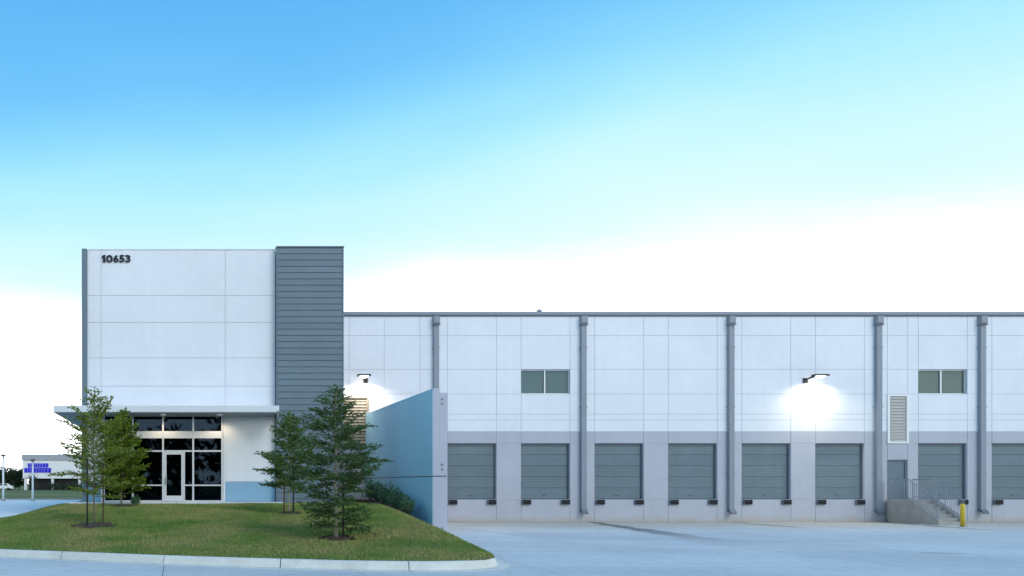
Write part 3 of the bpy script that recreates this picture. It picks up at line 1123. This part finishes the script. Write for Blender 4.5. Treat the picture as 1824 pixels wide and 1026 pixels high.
def tree(label, x, y, H, seed, leaf, bark, width, bare, leaf_l, leaf_w, nbr, rise, low=0.55, dens=1.0, trunk_r=0.035, sag=0.0, peak=0.3):
    rg = np.random.default_rng(seed)
    rd = random.Random(seed)
    z0 = lawn_z(x, y)
    t = empty('young_tree', (x, y, z0))
    tag(t, label, 'tree')
    tp = []
    ox = oy = 0
    for k in range(9):
        tp.append(Vector((x + ox, y + oy, z0 - 0.05 + (H + 0.05) * k / 8)))
        ox += rd.uniform(-0.03, 0.03)
        oy += rd.uniform(-0.03, 0.03)
    MB().tube(tp, [trunk_r * (1 - 0.86 * k / 8) * (1.25 if k == 0 else 1) for k in range(9)], 8).build('trunk', bark, t, True)

    def at_h(u):
        i = min(7, int(u * 8))
        return tp[i].lerp(tp[i + 1], u * 8 - i)
    lm = MB()
    P, D, LL = [], [], []
    for i in range(nbr):
        u = bare + (0.985 - bare) * ((i + rd.random()) / nbr)
        az = i * 2.39996 + rd.uniform(-0.5, 0.5)
        v = (u - bare) / (1 - bare)
        shape = (low + (1 - low) * min(1, v / peak)) * (1 - max(0, (v - peak) / (1 - peak))) ** 0.72 + 0.10
        ln = width * shape * rd.uniform(0.45, 1.28)
        el = rise + 0.55 * v + rd.uniform(-0.22, 0.22)
        p = at_h(u)
        d = Vector((math.cos(az) * math.cos(el), math.sin(az) * math.cos(el), math.sin(el)))
        pts = [p.copy()]
        dirs = []
        ns = 6
        for s in range(ns):
            d = (d + Vector((rd.uniform(-.13, .13), rd.uniform(-.13, .13), rd.uniform(-.08, .10) - sag))).normalized()
            pts.append(pts[-1] + d * ln / ns)
            dirs.append(d.copy())
        lm.tube(pts, [0.013 * (1 - 0.8 * k / ns) * (0.5 + ln / width * 0.6) for k in range(ns + 1)], 4, False)
        ntw = max(3, int(ln / 0.075))
        for q in range(ntw):
            w_ = 0.18 + 0.82 * (q + rd.random() * 0.6) / ntw
            k = min(ns - 1, int(w_ * ns))
            bp = pts[k].lerp(pts[k + 1], w_ * ns - k)
            sd_ = dirs[k].cross(Vector((0, 0, 1))).normalized() * (1 if q % 2 else -1)
            td = (dirs[k] * 0.75 + sd_ * rd.uniform(0.4, 1.0) + Vector((0, 0, rd.uniform(-0.25, 0.4)))).normalized()
            tl = min(0.42, ln * 0.42) * (1.15 - 0.6 * w_) * rd.uniform(0.6, 1.2) + 0.06
            lm.tube([bp, bp + td * tl], [0.004, 0.002], 3, False)
            nl = max(2, int(tl / 0.030 * dens))
            for m_ in range(nl):
                f = (m_ + rd.random()) / nl
                P.append(tuple(bp + td * tl * f))
                g = (td + Vector((rd.gauss(0, .6), rd.gauss(0, .6), rd.gauss(-0.1, .45)))).normalized()
                D.append(tuple(g))
    for k in range(int(40 * dens)):
        u = rd.uniform(0.8, 1.0)
        P.append(tuple(at_h(min(0.999, u))))
        D.append(tuple(Vector((rd.gauss(0, .6), rd.gauss(0, .6), 1)).normalized()))
    P, D = np.array(P), np.array(D)
    L = leaf_l * rg.uniform(0.6, 1.25, len(P))
    Wd = leaf_w * rg.uniform(0.7, 1.2, len(P))
    lm.build('limbs', bark, t)
    link('crown', fast_mesh('crown', leaf_quads(P, D, L, Wd, rg), 4, leaf), t)
    return t


tree('young olive green tree with dark stakes on a mulch ring in the lawn', -2.92, 26.6, 4.55, 3, M_leaf_o, M_bark, 1.12, 0.22, 0.10, 0.026, 80, 0.15, low=0.75, dens=1.0, peak=0.38)
tree('young olive green tree close in front of the storefront glass', -2.5, 33.0, 4.0, 5, M_leaf_t, M_bark, 0.98, 0.14, 0.11, 0.032, 90, 0.2, low=0.85, dens=1.7, peak=0.4)
tree('young mid green tree at the foot of the slate grey tower', 4.05, 29.3, 3.75, 8, M_leaf_m, M_bark_p, 1.0, 0.24, 0.10, 0.025, 80, 0.05, low=0.75, dens=1.5, peak=0.3)
tree('feathery dark green young tree with pale trunk on the lawn slope', 4.48, 22.6, 4.3, 21, M_leaf_g, M_bark_p, 1.2, 0.07, 0.085, 0.016, 124, -0.02, low=0.66, dens=2.0, trunk_r=0.05, sag=0.02, peak=0.45)


def stake(x, y, h_, mat, label):
    z = lawn_z(x, y)
    t = empty('tree_stake', (x, y, z))
    tag(t, label, 'stake')
    MB().tube([(x, y, z - 0.1), (x + 0.01, y, z + h_)], 0.028, 6).build('stake_post', mat, t, True)
    MB().lathe([(0.031, 0), (0.034, 0.01), (0.034, 0.05), (0.031, 0.06)], (x + 0.009, y, z + h_ * 0.8), 8).build('tie_band', M_black, t)


stake(-3.12, 26.2, 2.25, M_stake, 'dark wooden stake in front of the olive tree on the mulch ring')
stake(-2.66, 26.9, 2.1, M_stake_b, 'brown wooden stake behind the olive tree on the mulch ring')
stake(4.64, 22.45, 1.75, M_stake, 'dark wooden stake beside the pale trunk of the feathery tree')
stake(4.18, 29.2, 1.6, M_stake, 'dark wooden stake beside the tree at the foot of the slate tower')
stake(3.86, 29.35, 1.5, M_stake_b, 'brown wooden stake beside the tree at the foot of the slate tower')

# mulch: rings round the trees and the bed along the wing wall, with loose bark chips
chips_p = []
rg = np.random.default_rng(5)
for mx_, my_, mr_ in MULCH:
    mb = MB()
    k = 28
    mb.v.append((mx_, my_, lawn_z(mx_, my_) + 0.07))
    for ring, zz in ((0.55, 0.055), (1.0, 0.004)):
        for i in range(k):
            a = 2 * math.pi * i / k
            r = mr_ * ring * (0.82 + 0.14 * math.sin(5 * a + mx_))
            x, y = mx_ + r * math.cos(a), my_ + r * math.sin(a)
            mb.v.append((x, y, lawn_z(x, y) + zz))
    for i in range(k):
        j = (i + 1) % k
        mb.f.append((0, 1 + i, 1 + j))
        mb.f.append((1 + i, 1 + k + i, 1 + k + j, 1 + j))
    structure(mb.build('mulch_ring', M_mulch, smooth=True))
    for q in range(500):
        a, r = rg.uniform(0, 2 * math.pi), mr_ * math.sqrt(rg.uniform(0, 1)) * 0.95
        x, y = mx_ + r * math.cos(a), my_ + r * math.sin(a)
        chips_p.append((x, y, lawn_z(x, y) + 0.06 * max(0, 1 - r / mr_)))
mb = MB()
by = np.linspace(31.6, 41.5, 34)
for y in by:
    xl = max(8.42 - (y - 32) * 0.12, 7.35) + 0.06 * math.sin(y * 3)
    for k in range(5):
        x = xl + (9.95 - xl) * k / 4
        mb.v.append((x, y, lawn_z(x, y) + (0.006, 0.05, 0.06, 0.06, 0.05)[k]))
for i in range(len(by) - 1):
    for k in range(4):
        mb.f.append((i * 5 + k, i * 5 + k + 1, (i + 1) * 5 + k + 1, (i + 1) * 5 + k))
structure(mb.build('mulch_bed', M_mulch, smooth=True))
for q in range(4500):
    y = rg.uniform(31.5, 39)
    x = rg.uniform(max(8.35 - (y - 32) * 0.12, 7.35), 9.93)
    chips_p.append((x, y, lawn_z(x, y) + 0.055))
cp_ = np.array(chips_p)
D = rg.normal(size=(len(cp_), 3)) * np.array([1, 1, 0.3])
D /= np.linalg.norm(D, axis=1)[:, None]
mc = link('bark_chips', fast_mesh('bark_chips', leaf_quads(cp_, D, rg.uniform(0.04, 0.11, len(cp_)), rg.uniform(0.012, 0.03, len(cp_)), rg), 4, M_mulch))
mc['kind'] = 'stuff'
tag(mc, 'loose dark bark chips around the trees and shrubs', 'mulch')


def shrub(x, y, r, h_, seed, label, group):
    rg = np.random.default_rng(seed)
    rd = random.Random(seed)
    z = lawn_z(x, y) + 0.04
    t = empty('shrub', (x, y, z))
    tag(t, label, 'shrub', group)
    st = MB()
    P, D = [], []
    for k in range(26):
        az, tl = rd.uniform(0, 6.28), rd.uniform(0.05, 0.85)
        d = Vector((math.cos(az) * math.sin(tl), math.sin(az) * math.sin(tl), math.cos(tl)))
        ln = h_ * rd.uniform(0.65, 1.1) * (1 - 0.25 * tl)
        a = Vector((x + rd.uniform(-.05, .05), y + rd.uniform(-.05, .05), z - 0.03))
        b = a + d * ln * 0.55 + Vector((0, 0, 0.02))
        c = b + (d + Vector((0, 0, 0.35))).normalized() * ln * 0.5
        st.tube([a, b, c], [0.008, 0.006, 0.003], 4, False)
        for m_ in range(34):
            f = rd.uniform(0.25, 1.0)
            p = a.lerp(b, f / 0.55) if f < 0.55 else b.lerp(c, (f - 0.55) / 0.45)
            P.append(tuple(p + Vector((rd.gauss(0, .04), rd.gauss(0, .04), rd.gauss(0, .03))) * (r / 0.4)))
            D.append(tuple((d + Vector((rd.gauss(0, .8), rd.gauss(0, .8), rd.gauss(0.1, .5)))).normalized()))
    P, D = np.array(P), np.array(D)
    st.build('stems', M_bark, t)
    link('foliage', fast_mesh('foliage', leaf_quads(P, D, rg.uniform(0.06, 0.12, len(P)), rg.uniform(0.02, 0.035, len(P)), rg), 4, M_leaf_s), t)


for k in range(8):
    shrub(9.35 + (0.10 if k % 2 else -0.08), 32.1 + k * 0.78, 0.40, 0.70 + 0.08 * (k % 3) + 0.03 * k, 40 + k, 'small leafy shrub by the wing wall, %s from its end post' % ('first', 'second', 'third', 'fourth', 'fifth', 'sixth', 'seventh', 'eighth')[k], 'shrubs along the wing wall')
shrub(8.75, 36.4, 0.6, 1.15, 77, 'large dark shrub at the far end of the mulch bed by the wing wall', None)
shrub(-1.9, 33.3, 0.3, 0.34, 78, 'low leafy shrub on the lawn before the storefront glass', None)

# ------------------------------------------------------------------ far side: building, hedge, trees, lamp posts, car
FB = empty('far_building', (-28, 186, 0.6))
tag(FB, 'far white commercial building with grey parapet and blue wall sign', 'building')
fx0, fx1, fy = -37.4, 20.0, 186.0
MB().box(fx0, fx1, fy, fy + 40, 3.35, 7.7).build('wall', surface('far_white', (0.78, 0.79, 0.80), 0.8, 0.02), FB)
MB().box(fx0 - 0.2, fx1, fy - 0.25, fy + 40, 7.705, 9.0).build('parapet', surface('far_parapet', (0.36, 0.38, 0.42), 0.8, 0.03), FB)
MB().box(fx0 + 1.0, fx1, fy + 2.5, fy + 39, 0.5, 3.345).build('recessed_ground_floor', M_black, FB)
for k in range(8):
    MB().box(fx0 + 0.3 + k * 6.4, fx0 + 0.9 + k * 6.4, fy + 0.2, fy + 0.8, 0.5, 3.345).build('column', M_lframe, FB)
M_blue = surface('blue_sign', (0.035, 0.03, 0.62), 0.5, 0.05)
sg = empty('wall_sign', (-34, fy, 6))
sg.parent = FB
sg.matrix_parent_inverse = FB.matrix_basis.inverted()
rd = random.Random(4)
x = -36.9 + 0.75
while x < -31.6:
    w_ = rd.uniform(0.42, 0.62)
    MB().box(x, x + w_, fy - 0.14, fy - 0.01, 5.95, 6.95).build('sign_stroke', M_blue, sg)
    x += w_ + 0.12
x = -37.0
while x < -31.0:
    w_ = rd.uniform(0.5, 0.75)
    MB().box(x, x + w_, fy - 0.14, fy - 0.01, 4.75, 5.85).build('sign_stroke', M_blue, sg)
    x += w_ + 0.10


def far_tree(x, y, H, r, seed, label, group, n_=900, ls=0.5, z0=0.6):
    rg = np.random.default_rng(seed)
    rd = random.Random(seed)
    t = empty('far_tree', (x, y, z0))
    tag(t, label, 'tree', group)
    MB().tube([(x, y, z0 - 0.1), (x + 0.1, y, z0 + H * 0.75)], [0.16, 0.05], 6).build('trunk', M_bark, t)
    P = []
    for k in range(14):
        c = Vector((x + rd.gauss(0, r * .4), y + rd.gauss(0, r * .4), z0 + H * rd.uniform(0.28, 0.92)))
        rr = r * rd.uniform(0.3, 0.55)
        for q in range(n_ // 14):
            P.append((c.x + rd.gauss(0, rr * .6), c.y + rd.gauss(0, rr * .6), max(z0 + 0.1, c.z + rd.gauss(0, rr * .5))))
    P = np.array(P)
    D = rg.normal(size=P.shape)
    D /= np.linalg.norm(D, axis=1)[:, None]
    link('crown', fast_mesh('crown', leaf_quads(P, D, rg.uniform(.5, 1.2, len(P)) * ls, rg.uniform(.2, .4, len(P)) * ls, rg), 4, M_leaf_f), t)


for k, (px_, H_, r_) in enumerate(((-14, 5.4, 2.6), (4, 5.0, 2.3), (20, 4.4, 2.4), (34, 4.7, 1.8))):
    far_tree((px_ - 322) / 7.2, 194, H_, r_, 60 + k, 'dark rounded tree beyond the far lawn beside the white building', 'dark trees beside the far building', 2600, 0.55)
far_tree((17 - 322) / 6.6, 212, 9.0, 2.4, 70, 'thin taller tree rising above the dark far trees', None, 260, 0.5)
far_tree((59 - 322) / 7.7, 181, 3.6, 1.2, 71, 'small green tree under the blue sign of the far building', None, 700, 0.35)
for k in range(9):
    far_tree((92 + k * 13 - 322) / 7.65, 182.5, 1.45, 1.35, 80 + k, 'low dark hedge bush in front of the far building', 'hedge bushes before the far building', 420, 0.3)


def lamp_post(x, y, h_, label):
    t = empty('lamp_post', (x, y, 0.62))
    tag(t, label, 'lamp post')
    MB().tube([(x, y, 0.61), (x, y, 0.62 + h_)], [0.095, 0.07], 10).build('pole', M_lframe, t, True)
    MB().lathe([(0.2, 0.0), (0.2, 0.12), (0.11, 0.16)], (x, y, 0.62), 12).build('footing', M_conc, t)
    MB().cbox(x - 0.15, x + 0.15, y - 0.25, y + 0.25, 0.62 + h_, 0.62 + h_ + 0.16, 0.03).build('lamp_head', surface('brown_metal', (0.14, 0.09, 0.08), 0.5, 0.05), t)


lamp_post((6 - 322) / 21.3, 65.7, 3.75, 'slim white lamp post on the car park, farther from the office')
lamp_post((58.5 - 322) / 21.3, 65.7, 3.35, 'slim white lamp post on the car park, closer to the office')

CAR = empty('parked_car', (-40.3, 178, 0.6))
tag(CAR, 'white car parked beyond the far lawn before dark trees', 'car')
cx0 = -42.3
body = [(0.0, 0.45), (0.0, 0.95), (0.9, 1.08), (1.5, 1.52), (3.0, 1.55), (3.6, 1.10), (4.2, 1.02), (4.25, 0.45)]
mb = MB()
n_ = len(body)
mb.v = [(cx0 + a, 177.1, 0.6 + z) for a, z in body] + [(cx0 + a, 178.8, 0.6 + z) for a, z in body]
mb.f = [tuple(range(n_)), tuple(range(n_, 2 * n_))[::-1]] + [((i + 1) % n_, i, n_ + i, n_ + (i + 1) % n_) for i in range(n_)]
mb.build('body', M_lframe, CAR)
for a in ((1.15, 1.1, 1.6, 1.46, 2.15, 1.46, 2.15, 1.1), (2.25, 1.1, 2.25, 1.46, 2.95, 1.46, 3.35, 1.1)):
    g = MB()
    g.v = [(cx0 + a[i], 177.085, 0.6 + a[i + 1]) for i in (0, 2, 4, 6)] + [(cx0 + a[i], 177.12, 0.6 + a[i + 1]) for i in (0, 2, 4, 6)]
    g.f = [(0, 1, 2, 3), (7, 6, 5, 4), (0, 4, 5, 1), (1, 5, 6, 2), (2, 6, 7, 3), (3, 7, 4, 0)]
    g.build('side_window', M_black, CAR)
for a in (0.85, 3.4):
    for y in (177.0, 178.7):
        wh = MB().lathe([(0.2, 0), (0.32, 0.01), (0.32, 0.2), (0.2, 0.21)], (0, 0, 0), 14)
        wh.v = [(cx0 + a + p[0], y + p[2], 0.93 + p[1]) for p in wh.v]
        wh.build('wheel', M_rubber, CAR)

# ------------------------------------------------------------------ woods across the road, mirrored in the storefront glass
rg = np.random.default_rng(9)
P = []
for k in range(70):
    cx, cy, H_ = -150 + k * 4.6 + rg.normal(0, 1.2), -62 + rg.normal(0, 5), rg.uniform(7, 13)
    n_ = 420
    P.append(np.stack([cx + rg.normal(0, 2.0, n_), cy + rg.normal(0, 1.6, n_), np.clip(H_ * rg.beta(2.2, 1.8, n_), 0.1, None)], 1))
P = np.concatenate(P)
D = rg.normal(size=P.shape)
D /= np.linalg.norm(D, axis=1)[:, None]
wd_ = link('distant_woods', fast_mesh('distant_woods', leaf_quads(P, D, rg.uniform(0.8, 1.8, len(P)), rg.uniform(0.3, 0.7, len(P)), rg), 4, M_leaf_f))
wd_['kind'] = 'stuff'
tag(wd_, 'dark distant woods across the road mirrored in the entrance glass', 'woods')
